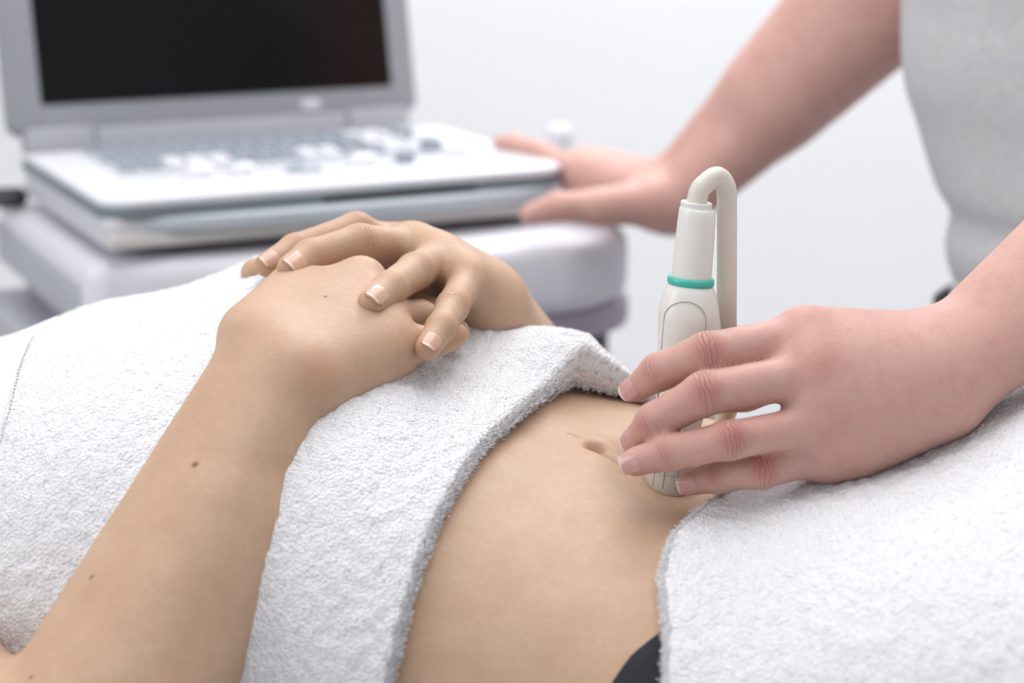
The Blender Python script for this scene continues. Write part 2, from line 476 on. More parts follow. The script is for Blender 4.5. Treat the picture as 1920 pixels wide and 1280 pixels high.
# ------------------------------------------------------------------ patient torso (body frame: u to the feet, v away, w up)
PSI = math.radians(17)
NAV = P(1110, 835, 1.0)
AX = np.array([math.cos(PSI), -math.sin(PSI), 0]); LX = np.array([math.sin(PSI), math.cos(PSI), 0]); ZX = np.array([0, 0, 1.0])
def W(u, v, w): return np.array([NAV[0], NAV[1], 0])+np.multiply.outer(u, AX)+np.multiply.outer(v, LX)+np.multiply.outer(w, ZX)
TU = np.array([-.60, -.48, -.38, -.30, -.20, -.12, -.05, 0.0, .05, .09, .13, .20, .30, .42, .60])
TW = np.array([.880, .893, .905, .930, .952, .941, .918, .906, .894, .890, .898, .920, .945, .950, .94])
TA = np.array([.15, .165, .175, .176, .172, .168, .164, .162, .168, .175, .180, .188, .190, .18, .17])
WC = 0.79
def torso(u, phi, detail=True):
    """surface of the torso: u along the body, phi 0 = far side, pi/2 = top, pi = near side."""
    wt = np.interp(u, TU, TW); a = np.interp(u, TU, TA); n = 2.7
    c, s = np.cos(phi), np.sin(phi)
    v = a*np.sign(c)*np.abs(c)**(2/n)
    b = np.where(s > 0, wt-WC, 0.075)
    w = WC+b*np.sign(s)*np.abs(s)**(2/n)
    w = w+0.10*v*np.where(s > 0, 1, 0.4)
    return u, v, w
def smooth_tab():
    global TU, TW, TA
    uu = np.linspace(-.6, .6, 241)
    def sm(y):
        z = np.interp(uu, TU, y)
        k = np.hanning(25); k /= k.sum()
        return np.convolve(np.pad(z, 12, mode='edge'), k, 'valid')
    TW, TA = sm(TW), sm(TA); TU = uu
smooth_tab()
PR_U, PR_V = 0.043, 0.0          # where the probe presses
def skin_detail(u, v, w, s):
    r2 = ((u-PR_U)/0.022)**2+((v-PR_V)/0.030)**2
    w = w-0.0075*np.exp(-r2)+0.0022*np.exp(-(np.sqrt(r2)-1.7)**2/0.35)
    # navel: a short slanting hollow with a crease running on to the feet
    cu, cv = u+0.0, v-0.0
    al = cu*0.96-cv*0.28; ac = cu*0.28+cv*0.96
    w = w-0.0058*np.exp(-((al-.001)/0.0042)**2-(ac/0.0027)**2)-0.0014*np.exp(-((al-.005)/0.008)**2-(ac/0.0045)**2)
    w = w-0.0018*np.exp(-((ac+0.0018)/0.0017)**2)*np.clip((al+0.002)/0.008, 0, 1)*np.clip((0.04-al)/0.02, 0, 1)
    w = w+0.0012*np.exp(-((ac-0.008)/0.006)**2-((al-0.006)/0.02)**2)
    # soft midline furrow and lower rib swell
    w = w-0.0022*np.exp(-(v/0.018)**2)*np.clip(-u/0.03, 0, 1)
    return w
NPHI = 360
_ph = np.linspace(-0.9, math.pi+0.9, 4000)
def arc_phis(n, lo, hi, u=0.0):
    ph = np.linspace(lo, hi, 6000); _, v, w = torso(np.full_like(ph, u), ph)
    L = np.concatenate([[0], np.cumsum(np.hypot(np.diff(v), np.diff(w)))])
    return np.interp(np.linspace(0, L[-1], n), L, ph)
us = np.concatenate([np.linspace(-.60, -.09, 52)[:-1], np.linspace(-.09, -.02, 40)[:-1], np.linspace(-.02, .05, 95)[:-1], np.linspace(.05, .12, 45)[:-1], np.linspace(.12, .60, 50)])
_v = np.linspace(0, 2*math.pi, 8000); _, _vv, _ww = torso(np.zeros_like(_v), _v)
_L = np.concatenate([[0], np.cumsum(np.hypot(np.diff(_vv), np.diff(_ww))*(1+3.5*((np.abs(_vv[1:]) < .035) & (_ww[1:] > WC))))])
ph_full = np.interp(np.linspace(0, _L[-1], 440), _L, _v)[:-1]
UU, PH = np.meshgrid(us, ph_full, indexing='ij')
_, VV, WW = torso(UU, PH); WW = np.where(np.sin(PH) > 0, skin_detail(UU, VV, WW, np.sin(PH)), WW)
torsoV = W(UU, VV, WW).reshape(-1, 3); nph = len(ph_full)
torsoF = grid_faces(len(us), nph, True)[:, ::-1]
# close both ends
capA = W(us[0]-0.03, 0, WC-0.0); capB = W(us[-1]+0.03, 0, WC)
t0 = len(torsoV)
torsoV = np.concatenate([torsoV, [capA, capB]])
j = np.arange(nph); j2 = (j+1) % nph
capF = np.concatenate([np.stack([j, j2, np.full(nph, t0), np.full(nph, t0)], 1), np.stack([(len(us)-1)*nph+j2, (len(us)-1)*nph+j, np.full(nph, t0+1), np.full(nph, t0+1)], 1)])

# ------------------------------------------------------------------ patient arms and hands
# right arm (near): from the elbow at the lower left to the hand under the other one
rw = P(520, 708, 0.968)                     # wrist centre
rel_ = P(68, 1600, 0.858)                   # elbow
rsh = P(-500, 930, 0.98)
wr_a, wr_b = P(466, 640, 0.986), P(568, 738, 0.950)
r_fj = [[P(553, 549, 1.048), P(650, 585, 1.080), P(720, 620, 1.075), P(750, 640, 1.07)],
        [P(676, 530, 1.030), P(750, 555, 1.062), P(812, 592, 1.056), P(842, 615, 1.050)],
        [P(716, 592, 1.012), P(786, 596, 1.034), P(832, 613, 1.034), P(855, 622, 1.032)],
        [P(728, 648, 0.998), P(790, 645, 1.006), P(830, 635, 1.010), P(853, 627, 1.012)]]
r_fr = [[.0112, .0095, .0085, .007], [.0108, .0098, .0088, .0075], [.0105, .0092, .0082, .0072], [.0098, .0085, .0075, .0066]]
r_carp = [P(474, 628, 0.992), P(508, 660, 0.980), P(538, 690, 0.968), P(566, 722, 0.960)]
fore_r = [(lerp(wr_a, wr_b, .30), rel_+np.array([-.004, .012, .006]), .0200, .044), (lerp(wr_a, wr_b, .72), rel_+np.array([.006, -.010, .0]), .0195, .044),
          (lerp(rw, rel_, .35)+np.array([.012, 0, -.004]), lerp(rw, rel_, .8)+np.array([.006, 0, 0]), .0335, .044),
          (rel_, rsh, .043, .052)]
r_hand = build_hand(r_fj, r_fr, r_carp, (.0155, .0125),
                    [P(500, 640, 1.0), P(560, 560, 1.045), P(620, 540, 1.085), P(660, 530, 1.10)], (.015, .013, .011, .009),
                    fore_r, extra=[(P(584, 728, .966), P(728, 666, .997), .0135, .0112)], kb=0.012)
# left arm (far): hand on top
lw_ = P(928, 568, 1.10)
lel = P(1092, 890, 1.29)
lsh = lel+np.array([-.25, .05, .0])
l_fj = [[P(738, 463, 1.120), P(668, 430, 1.098), P(553, 468, 1.080), P(500, 496, 1.066)],
        [P(772, 464, 1.095), P(674, 455, 1.064), P(582, 481, 1.048), P(546, 503, 1.036)],
        [P(824, 484, 1.075), P(778, 509, 1.038), P(730, 541, 1.008), P(698, 567, 0.993)],
        [P(876, 526, 1.058), P(848, 575, 1.022), P(826, 615, 1.000), P(802, 652, 0.987)]]
l_fr = [[.0105, .0094, .0084, .0068], [.0110, .0100, .0090, .0077], [.0105, .0096, .0087, .0076], [.0095, .0083, .0074, .0065]]
l_carp = [P(876, 545, 1.130), P(889, 550, 1.115), P(905, 547, 1.10), P(912, 562, 1.085)]
l_a, l_b = P(926, 574, 1.12), P(922, 584, 1.085)
fore_l = [(l_a, lel+np.array([.004, .012, 0]), .0185, .040), (l_b, lel+np.array([-.006, -.01, 0]), .0185, .040), (lerp(lw_, lel, .5), lerp(lw_, lel, .9), .034, .042), (lel, lsh, .042, .05)]
l_thumb = [P(850, 500, 1.140), P(690, 490, 1.145), P(545, 500, 1.112), P(481, 513, 1.088)]
l_hand = build_hand(l_fj, l_fr, l_carp, (.0150, .0122), l_thumb, (.014, .012, .0100, .0088), fore_l, extra=[(P(880, 560, 1.125), P(750, 518, 1.122), .0160, .0140)], kb=0.013)
HV = 0.0014
print('meshing hands')
aV, aF = surface_nets(r_hand, r_hand.lo, r_hand.hi, HV)
bV, bF = surface_nets(l_hand, l_hand.lo, l_hand.hi, HV)
UPD = np.array([0, -.15, 1.0]); UPL = np.array([.25, -.35, 1.0])
def cat(*parts):
    V, F, o = [], [], 0
    for v, f in parts:
        V.append(v); F.append(f+o); o += len(v)
    return np.concatenate(V), np.concatenate(F)
pV, pF = cat((aV, aF), (bV, bF), (torsoV, torsoF))
capq = capF+len(aV)+len(bV)
capq = [list(q[:3]) for q in capq]
person = raw_mesh('person', pV, np.concatenate([pF, np.array([[q[0], q[1], q[2], q[2]] for q in capq])]) if False else pF)
ba = hand_attrs(aV, r_fj, UPD, (.35, .3, .3)); bb = hand_attrs(bV, l_fj, UPL, (.35, .5, .35))
ba = (np.maximum(ba[0], 0.6*np.exp(-((aV-P(592, 690, .945))**2).sum(1)/(2*.010**2))),)+ba[1:]
zt = np.zeros(len(torsoV))
nv = ((torsoV-NAV)**2).sum(1)
attr(person, 'blush', np.concatenate([ba[0], bb[0], 0.55*np.exp(-nv/(2*.006**2))]))
attr(person, 'knuckle', np.concatenate([ba[1]*0, bb[1], zt])); attr(person, 'along', np.concatenate([ba[2], bb[2], zt]))
def mole(V, pts):
    m = np.zeros(len(V))
    for c, r in pts: m = np.maximum(m, 1.3*np.exp(-((V-c)**2).sum(1)/(2*r*r)))
    return m
def nearest(V, px, py):
    g = FWD+(px-960)/FPX*RGT+(640-py)/FPX*UPV; g /= np.linalg.norm(g)
    q = V-CAM; t = q@g; e = np.linalg.norm(q-t[:, None]*g, axis=1)
    k = np.where(e < 0.002)[0]
    return V[k[np.argmin(t[k])]] if len(k) else V[np.argmin(e)]
mo = mole(aV, [(nearest(aV, 363, 863), .0010), (nearest(aV, 165, 1078), .0008), (nearest(aV, 612, 550), .0005), (nearest(aV, 55, 1262), .0006)])
attr(person, 'mole', np.concatenate([mo, np.zeros(len(bV)), 0.45*mole(torsoV, [(nearest(torsoV, 1066+4*q, 805+1.5*q), .0006) for q in range(6)])]))
patient = tag(link('person', person, M['skin_patient']), 'person lying on back with bare belly and hands folded on a white towel', 'person')
for j, r in zip(l_fj, l_fr): nail(patient, j[2], j[3], UPL+np.array([.3, -.25, 0]), r[3])

# ------------------------------------------------------------------ towels
def towel_strip(name, edge_u, far_u, phi_rng, n_u, n_phi, thick, lift, hem_u=None, seed=0, rough=1.0):
    """terry cloth that follows the body from far_u to the free edge edge_u(v); returns mesh + points for the loops."""
    ph = arc_phis(n_phi, *phi_rng, u=-.1 if far_u < 0 else .15)
    s = np.linspace(0, 1, n_u)
    def pos(u, phi, off):
        e = 1e-3
        a = W(*torso(u, phi)); b = W(*torso(u+e, phi)); c = W(*torso(u, phi+e))
        n = np.cross(c-a, b-a); n /= np.linalg.norm(n, axis=-1)[..., None]+1e-12
        return a, n, a+n*off[..., None]
    _, v_ref, _ = torso(np.full_like(ph, -.05 if far_u < 0 else .07), ph)
    eu = edge_u(v_ref, ph)
    rows = []
    U = far_u+(eu-far_u)[None, :]*s[:, None]
    PHG = np.broadcast_to(ph[None, :], U.shape)
    off = np.full(U.shape, thick)+lift(U, v_ref[None, :]+0*U, PHG)
    a, n, o = pos(U, PHG, off)
    sgn = 1 if far_u < 0 else -1
    mask = np.ones(U.shape); weave = np.zeros(U.shape)
    if hem_u is not None:
        hem_u = hem_u(v_ref)[None, :]
        hb = np.clip((hem_u-U)/0.004, 0, 1); weave = np.maximum(weave, hb)
        groove = np.exp(-((U-hem_u)/0.0026)**2)
        o = o-n*(0.0045*groove+0.0004*hb)[..., None]; mask = mask*(1-hb)*(1-groove)
    nz = 1.0*vnoise(o*240+seed)+0.9*vnoise(o*480+seed+9)+0.45*vnoise(o*95+seed+3)
    o = o+n*(nz*0.0015*rough*mask)[..., None]
    # edge roll and underside
    lastU = U[-1]; lo_ = off[-1]
    rolls, rN = [], []
    for k, (du, fo) in enumerate(((0.5, .85), (0.8, .5), (0.5, .15))):
        uu = lastU+sgn*thick*du*0.6; of = 0.0015+(lo_-0.0015)*fo
        _, nn, q = pos(uu, ph, of); q = q+AX*(sgn*0.0022*vnoise(q*300+k)[..., None]); rolls.append(q); rN.append(nn)
    under = []
    for k in range(1, 14):
        uu = lastU-sgn*0.006*k
        under.append(pos(uu, ph, np.full_like(uu, 0.0015)+0.0*uu+np.maximum(lo_-thick-.002, 0)*np.exp(-k*1.2))[2])
    allr = np.concatenate([o, np.array(rolls), np.array(under)])
    nr = allr.shape[0]
    F = grid_faces(nr, n_phi)
    if sgn < 0: F = F[:, ::-1]
    me = raw_mesh(name, allr.reshape(-1, 3), F)
    wv = np.zeros((nr, n_phi)); wv[:n_u] = weave; attr(me, 'weave', wv.ravel())
    return me, o, n, mask, np.array(rolls)
def pile(parent, o, n, mask, dens, seed, extra=None, L=0.0009):
    """short looped yarns standing on the cloth."""
    r = np.random.default_rng(seed)
    A = o[:-1, :-1]; B = o[1:, :-1]; C = o[:-1, 1:]
    ar = np.linalg.norm(np.cross(B-A, C-A), axis=-1)*(mask[:-1, :-1] > .5)
    uu = (A[..., :2]-NAV[:2])@AX[:2]; ar = ar*((uu > -.37) & (uu < .36) & (A[..., 2] > .74))
    tot = ar.sum(); N = int(tot*dens)
    k = r.choice(ar.size, N, p=(ar/tot).ravel()); i, j = np.unravel_index(k, ar.shape)
    s, t = r.random(N)[:, None], r.random(N)[:, None]
    p = A[i, j]+s*(B[i, j]-A[i, j])+t*(C[i, j]-A[i, j]); nn = n[i, j]
    n_flat = N
    if extra is not None:
        ep, en = extra; m = r.integers(0, len(ep), 26000)
        p = np.concatenate([p, ep[m]+r.normal(0, .0010, (len(m), 3))]); nn = np.concatenate([nn, en[m]])
    N = len(p)
    d = r.normal(0, 1, (N, 3)); tdir = np.cross(nn, d); tdir /= np.linalg.norm(tdir, axis=1)[:, None]
    side = np.cross(tdir, nn)
    ax = nn+r.normal(0, .45, (N, 3)); ax /= np.linalg.norm(ax, axis=1)[:, None]
    l = L*r.uniform(.6, 1.1, (N, 1)); l[n_flat:] *= 1.7; w = 0.00022*r.uniform(.7, 1.3, (N, 1))
    b0, b1, b2 = p-tdir*w-nn*.0006, p+tdir*w*.6+side*w*.9-nn*.0006, p+tdir*w*.6-side*w*.9-nn*.0006
    V = np.stack([b0, b1, b2, p+ax*l], 1).reshape(-1, 3)
    q = np.arange(N)[:, None]*4
    F = np.concatenate([q+np.array([[x, y, 3]]) for x, y in ((0, 1), (1, 2), (2, 0))])
    me = D.meshes.new('pile')
    me.vertices.add(len(V)); me.vertices.foreach_set('co', V.ravel())
    nl = F.size
    me.loops.add(nl); me.loops.foreach_set('vertex_index', F.ravel().astype(np.int32))
    me.polygons.add(len(F)); me.polygons.foreach_set('loop_start', (np.arange(len(F))*3).astype(np.int32))
    me.update(calc_edges=True)
    me.polygons.foreach_set('use_smooth', np.ones(len(me.polygons), dtype=bool))
    vn = nn+ax*.25+r.normal(0, .22, (N, 3)); vn /= np.linalg.norm(vn, axis=1)[:, None]
    me.normals_split_custom_set_from_vertices(np.repeat(vn, 4, axis=0).tolist())
    return tag(link('pile', me, M['pile'], parent), kind='stuff')

def edge1(v, ph):
    u = np.interp(v, [-.18, -.15, -.10, -.05, 0, .04, .062, .085, .11, .15, .18], [-.062, -.052, -.050, -.047, -.042, -.036, -.030, .000, .026, .034, .034])
    return u
def lift1(u, v, ph):
    top = np.clip(np.sin(ph), 0, 1)
    ridge = 0.020*np.exp(-((v-.072)/.030)**2)*np.clip((u+.11)/.07, 0, 1)*np.clip((.005-u)/.035, 0, 1)
    folds = 0.004*np.sin((u*38+v*16))*top*np.clip((-.05-u)/.06, 0, 1)
    far_hump = 0.022*np.exp(-((u+.19)/.07)**2)*np.clip((v+.02)/.1, 0, 1)
    return ridge+folds+far_hump+0.003*top
me, o, n, mk, rl = towel_strip('towel', edge1, -.56, (-0.75, math.pi+0.75), 300, 330, 0.008, lift1, hem_u=lambda v: np.interp(v, [-.15, -.10, -.057, 0, .1], [-.255, -.269, -.288, -.314, -.325]), seed=1)
HEM_O = o
towel1 = tag(link('towel', me, M['terry']), 'white terry towel over chest under the folded hands', 'towel')
hemu = np.interp((HEM_O-np.array([NAV[0], NAV[1], 0]))@LX, [-.15, -.10, -.057, 0, .1], [-.255, -.269, -.288, -.314, -.325])
du_ = np.abs((HEM_O-np.array([NAV[0], NAV[1], 0]))@AX-hemu); hk = du_.argmin(0)
line = HEM_O[hk, np.arange(HEM_O.shape[1])]+n[hk, np.arange(HEM_O.shape[1])]*.0012
keep = (line[:, 2] > .80)
line = line[keep]; sl = np.concatenate([[0], np.cumsum(np.linalg.norm(np.diff(line, axis=0), axis=1))])
kk_ = np.hanning(9)/np.hanning(9).sum()
line = np.stack([np.convolve(np.pad(line[:, c], 4, mode='edge'), kk_, 'valid') for c in range(3)], 1)
parts = []
for q in np.arange(0.004, sl[-1]-.004, .0042):
    pp = np.array([[np.interp(q+x, sl, line[:, c]) for c in range(3)] for x in (-.0012, 0, .0012)])
    pp[1] += [0, 0, .0004]; Vt, Ft = tube_mesh(pp, .00042, 6, caps=False); parts.append((Vt, np.array(Ft)))
V, F = cat(*parts)
tag(link('hem_stitching', raw_mesh('hem_stitching', V, F), M['thread'], towel1), kind='stuff')
ex = rl.reshape(-1, 3); exn = np.tile(AX, (len(ex), 1))+np.array([0, 0, .5])
pile(towel1, o, n, mk, 700000, 3, (ex, exn))
def edge2(v, ph):
    return np.interp(v, [-.19, -.16, -.128, -.10, -.073, -.04, -.006, .05, .12, .18], [.088, .080, .072, .062, .060, .070, .085, .095, .1, .1])
def lift2(u, v, ph):
    top = np.clip(np.sin(ph), 0, 1)
    return (0.003*np.sin(u*30+v*30)*np.clip((u-.09)/.06, 0, 1)+0.002)*top
me, o, n, mk, rl = towel_strip('towel', edge2, .52, (-0.75, math.pi+0.75), 210, 330, 0.008, lift2, seed=5)
towel2 = tag(link('towel', me, M['terry']), 'white terry towel spread across the hips and thighs beside the probe', 'towel')
ex = rl.reshape(-1, 3); exn = np.tile(-AX, (len(ex), 1))+np.array([0, 0, .5])
pile(towel2, o, n, mk, 700000, 4, (ex, exn))

# dark shorts: waistband low on the hips, under the second towel
su = np.linspace(.062, .5, 60); sp = arc_phis(160, -1.2, math.pi+1.2, .1)
SU, SP = np.meshgrid(su, sp, indexing='ij')
_, v_, w_ = torso(SU, SP)
SU2 = SU+np.interp(v_, [-.17, -.15, -.135, -.12, -.1, 0], [-.020, -.016, -.008, .004, .022, .04])*np.clip((.2-SU)/.1, 0, 1)
u_, v_, w_ = torso(SU2, SP)
cen = W(SU2, 0*SU2, WC+0*SU2); pt = W(u_, v_, w_); dr = pt-cen; dr /= np.linalg.norm(dr, axis=-1)[..., None]
lay = np.concatenate([(pt-dr*0.0015)[:1], pt+dr*0.0015])
me = raw_mesh('shorts', lay.reshape(-1, 3), grid_faces(61, 160))
link('shorts', me, M['pants'], patient)

# ------------------------------------------------------------------ examination table
tb = empty('examination_table', tuple(W(-.05, 0, 0)), -PSI, 'pale padded examination table under the lying person and the towels', 'table')
bm_obj('mattress', slab_bm(rrect(-1.0, 1.0, -.34, .34, .05), .61, .702, .02, 4), M['vinyl'], tb, True)
bm_obj('frame', box_bm(-.92, .92, -.28, .28, .55, .61, .006), M['steel'], tb)
for sx in (-.8, .8):
    for sy in (-.24, .24): bm_obj('leg', box_bm(sx-.03, sx+.03, sy-.03, sy+.03, 0, .55, .005), M['steel'], tb)

# ------------------------------------------------------------------ ultrasound probe
pb = P(1257, 882, 1.0); ptop = P(1311, 378, 0.972)
axd = ptop-pb; PL = np.linalg.norm(axd); axd /= PL
probe = empty('ultrasound_probe', tuple(pb), 0, 'white handheld ultrasound probe with a teal ring pressed on the bare belly', 'probe')
def pframe():
    x = RGT-axd*(RGT@axd); x /= np.linalg.norm(x); y = np.cross(axd, x); return x, y
PX, PY = pframe()
def loft(name, prof, mat, nseg=40, caps=True, power=2.3, shift=None):
    """prof: list of (t metres along the axis, half width, half depth, sideways offset)."""
    V = []
    a = np.linspace(0, 2*np.pi, nseg, endpoint=False)
    for t, hw, hd, ox in prof:
        cx = np.sign(np.cos(a))*np.abs(np.cos(a))**(2/power); sy = np.sign(np.sin(a))*np.abs(np.sin(a))**(2/power)
        V.append(axd*t+PX*ox+np.outer(cx*hw, PX)+np.outer(sy*hd, PY))
    V = np.concatenate(V); F = grid_faces(len(prof), nseg, True).tolist()
    if caps: F += [list(range(nseg))[::-1], list(range((len(prof)-1)*nseg, len(prof)*nseg))]
    me = raw_mesh(name, V, F); return link(name, me, mat, probe)
def prof(keys, n=8):
    k = np.array(keys, float); c = catmull(k, n); return [tuple(x) for x in c]
s = PL/538.0  # metres per photo pixel along the axis
loft('lens', prof([(-.010, .012, .020, -.001), (-.004, .0130, .0215, -.001), (.010, .0124, .0205, -.0008), (.013, .0120, .0200, -.0006)], 4), M['lens'])
def lens_pt(t, a, k=1.012):
    return axd*t+PX*(-.0009+.0128*k*np.sign(np.cos(a))*abs(np.cos(a))**(2/2.3))+PY*(.0211*k*np.sign(np.sin(a))*abs(np.sin(a))**(2/2.3))
ring_ = np.array([lens_pt(.0035, a) for a in np.linspace(0, 2*math.pi, 49)])
Vt, Ft = tube_mesh(ring_, .0003, 8); link('lens_seam', raw_mesh('lens_seam', Vt, Ft), M['seam'], probe)
for a in (-2.25, -1.85, -1.45, -1.05):
    Vt, Ft = tube_mesh(np.array([lens_pt(t_, a) for t_ in (-.004, 0, .004, .008, .0115)]), .0003, 8); link('lens_seam', raw_mesh('lens_seam', Vt, Ft), M['seam'], probe)
loft('housing', prof([(.0128, .0124, .0204, -.0006), (.02, .0118, .019, 0), (.045, .0135, .0165, .0025), (.070, .0155, .016, .002), (.081, .0150, .0155, .001), (.091, .0130, .0132, .0004), (.0958, .0108, .0108, 0)], 8), M['probe'])
loft('accent_ring', [(.0952, .0108, .0108, 0), (.0952, .0110, .0110, 0), (.0960, .0115, .0115, 0), (.0982, .0115, .0115, 0), (.0990, .0110, .0110, 0), (.0990, .0104, .0104, 0)], M['teal'])
loft('strain_relief', prof([(.0978, .0099, .0099, 0), (.108, .0098, .0098, 0), (.130, .0091, .0093, -.0004), (PL-.003, .0077, .0077, -.0012), (PL-.001, .0078, .0078, -.0012), (PL-.0002, .0074, .0074, -.0012), (PL-.0004, .0060, .0060, -.0012)], 5), M['probe'], power=2.0)
# raised thumb panel outline on the near face
th = np.linspace(0, math.pi, 30)
pts = []
HK = np.array([(.0128, .0124, .0204, -.0006), (.02, .0118, .019, 0), (.045, .0135, .0165, .0025), (.070, .0155, .016, .002), (.081, .0150, .0155, .001), (.091, .0130, .0132, .0004), (.0958, .0108, .0108, 0)])
HK = catmull(HK, 8)
def housing_front(t, x):
    hw, hd, ox = (np.interp(t, HK[:, 0], HK[:, k]) for k in (1, 2, 3))
    x = np.clip(x, ox-hw*.97, ox+hw*.97)
    q = np.clip(1-np.abs((x-ox)/hw)**2.3, 0, 1)**(1/2.3)
    return axd*t+PX*x-PY*(hd*q+.0001)
outl = [(.035, .0100)]+[(.0795+.0095*math.sin(a), .0100*math.cos(a)) for a in th]+[(.035, -.0100)]
path = np.array([housing_front(t, x-.0020) for t, x in outl])
Vt, Ft = tube_mesh(path, .00035, 8); link('panel_groove', raw_mesh('panel_groove', Vt, Ft), M['seam'], probe)
# cable: out of the strain relief, over a tight loop and down behind the hand to the cart
cp = [ptop-axd*.006-PX*.0012, ptop+axd*.004-PX*.0008, P(1322, 345, .972), P(1345, 331, .974), P(1361, 352, .978), P(1363, 400, .983), P(1363, 500, .99), P(1363, 620, 1.0), P(1368, 760, 1.04), P(1300, 860, 1.16), P(1180, 900, 1.30), P(1060, 820, 1.42)]
cpth = catmull(cp, 10)-pb
Vt, Ft = tube_mesh(cpth, .0050, 20); link('cable', raw_mesh('cable', Vt, Ft), M['cable'], probe)

# ------------------------------------------------------------------ clinician
c_fj = [[P(1508, 632, .957), P(1325, 664, .942), P(1235, 697, .952), P(1194, 727, .960)],
        [P(1522, 701, .942), P(1322, 737, .928), P(1228, 790, .942), P(1196, 822, .952)],
        [P(1535, 797, .940), P(1368, 825, .922), P(1255, 848, .932), P(1192, 865, .938)],
        [P(1548, 850, .950), P(1428, 880, .938), P(1348, 893, .944), P(1298, 903, .950)]]
c_fr = [[.0116, .0103, .0089, .0070], [.0110, .0101, .0090, .0071], [.0104, .0089, .0084, .0070], [.0100, .0088, .0077, .0065]]
c_carp = [P(1720, 656, .975), P(1735, 680, .960), P(1745, 715, .955), P(1750, 750, .960)]
cw = P(1780, 690, .965); cel = P(2560, 60, 1.03)
cw_a, cw_b = P(1757, 673, .972), P(1787, 722, .962)
csh = np.array([.60, .38, 1.46])
fore_c = [(cw_a, cel+np.array([-.004, .01, .012]), .0172, .040), (cw_b, cel+np.array([.0, -.01, -.012]), .0172, .040), (lerp(cw, cel, .45), lerp(cw, cel, .85), .031, .042), (cel, csh, .042, .052)]
c_thumb = [P(1680, 665, .995), P(1520, 690, 1.025), P(1395, 730, 1.035), P(1310, 750, 1.030)]
c_hand = build_hand(c_fj, c_fr, c_carp, (.0160, .0130), c_thumb, (.015, .0125, .011, .008), fore_c,
                    extra=[(P(1745, 752, .965), P(1600, 838, .957), .0145, .0125)], kb=0.014)
cV, cF = surface_nets(c_hand, c_hand.lo, c_hand.hi, HV)
# far arm: right hand gripping the console corner
d_fj = [[P(1090, 328, 1.745), P(1012, 285, 1.785), P(962, 269, 1.812), P(937, 268, 1.825)],
        [P(1085, 322, 1.775), P(1008, 285, 1.83), P(955, 271, 1.865), P(932, 270, 1.88)],
        [P(1090, 320, 1.795), P(1015, 287, 1.855), P(968, 275, 1.89), P(945, 273, 1.905)],
        [P(1098, 322, 1.815), P(1035, 294, 1.86), P(995, 285, 1.885), P(972, 282, 1.90)]]
d_fr = [[.0115, .0098, .0086, .0072], [.0115, .0098, .0086, .0072], [.0110, .0094, .0082, .007], [.0100, .0086, .0075, .0065]]
d_carp = [P(1225, 372, 1.675), P(1225, 364, 1.695), P(1225, 360, 1.71), P(1225, 362, 1.725)]
dw = P(1262, 372, 1.675); dele = P(1705, -70, 1.58); dsh = np.array([.52, .60, 1.46])
dw_a, dw_b = P(1262, 345, 1.69), P(1262, 393, 1.665)
fore_d = [(dw_a, dele+np.array([-.012, .01, .008]), .0215, .044), (dw_b, dele+np.array([.012, -.01, -.008]), .0215, .044), (lerp(dw, dele, .45), lerp(dw, dele, .9), .040, .047), (dele, dsh, .046, .052)]
d_thumb = [P(1210, 380, 1.655), P(1120, 388, 1.645), P(1045, 388, 1.64), P(995, 402, 1.64)]
d_hand = build_hand(d_fj, d_fr, d_carp, (.0175, .0150), d_thumb, (.018, .0145, .0125, .0095), fore_d, kb=0.018)
dV, dF = surface_nets(d_hand, d_hand.lo, d_hand.hi, 0.0028)
# trunk under the shirt (elliptic column from hips to shoulders, open neck stub)
TC = P(1990, 200, 1.52)
def trunk(prof_, cx, cy, na=64):
    a = np.linspace(0, 2*np.pi, na, endpoint=False); V = []
    for z, hx, hy, ox, oy in prof_:
        V.append(np.stack([cx+ox+hx*np.cos(a), cy+oy+hy*np.sin(a), np.full(na, z)], 1))
    return np.concatenate(V), grid_faces(len(prof_), na, True)
tr_prof = [(.80, .155, .11, .02, 0), (.95, .16, .11, .01, 0), (1.05, .15, .105, 0, 0), (1.15, .15, .105, -.005, 0), (1.3, .165, .11, -.01, 0), (1.42, .17, .10, -.01, 0), (1.48, .13, .08, -.01, 0), (1.52, .06, .055, -.01, 0), (1.58, .05, .05, -.01, 0)]
TX, TY = 0.50, 0.50
tV, tF = trunk(tr_prof, TX, TY)
kV, kF = cat((cV, cF), (dV, dF), (tV, tF))
kme = raw_mesh('person', kV, kF)
OUT = -FWD
ca = hand_attrs(cV, c_fj, OUT+np.array([-.25, 0, .25]), (.5, .8, .45))
zz = np.zeros(len(dV)+len(tV))
attr(kme, 'blush', np.concatenate([np.maximum(ca[0], 0.12), zz+0.10])); attr(kme, 'knuckle', np.concatenate([ca[1], zz])); attr(kme, 'along', np.concatenate([ca[2], zz])); attr(kme, 'mole', np.zeros(len(kV)))
clin = tag(link('person', kme, M['skin_clinician']), 'standing person in a pale grey shirt holding the probe and the console', 'person')
for q, (j, r) in enumerate(zip(c_fj, c_fr)):
    nail(clin, j[2], j[3], [OUT+np.array([-.5, 0, .2]), OUT+np.array([-.5, 0, .15]), OUT+np.array([-.2, 0, .05]), OUT+np.array([-.1, 0, -.15])][q], r[3], w=.8, ahead=.85, mats=('nail_pink', 'nail_pale'))
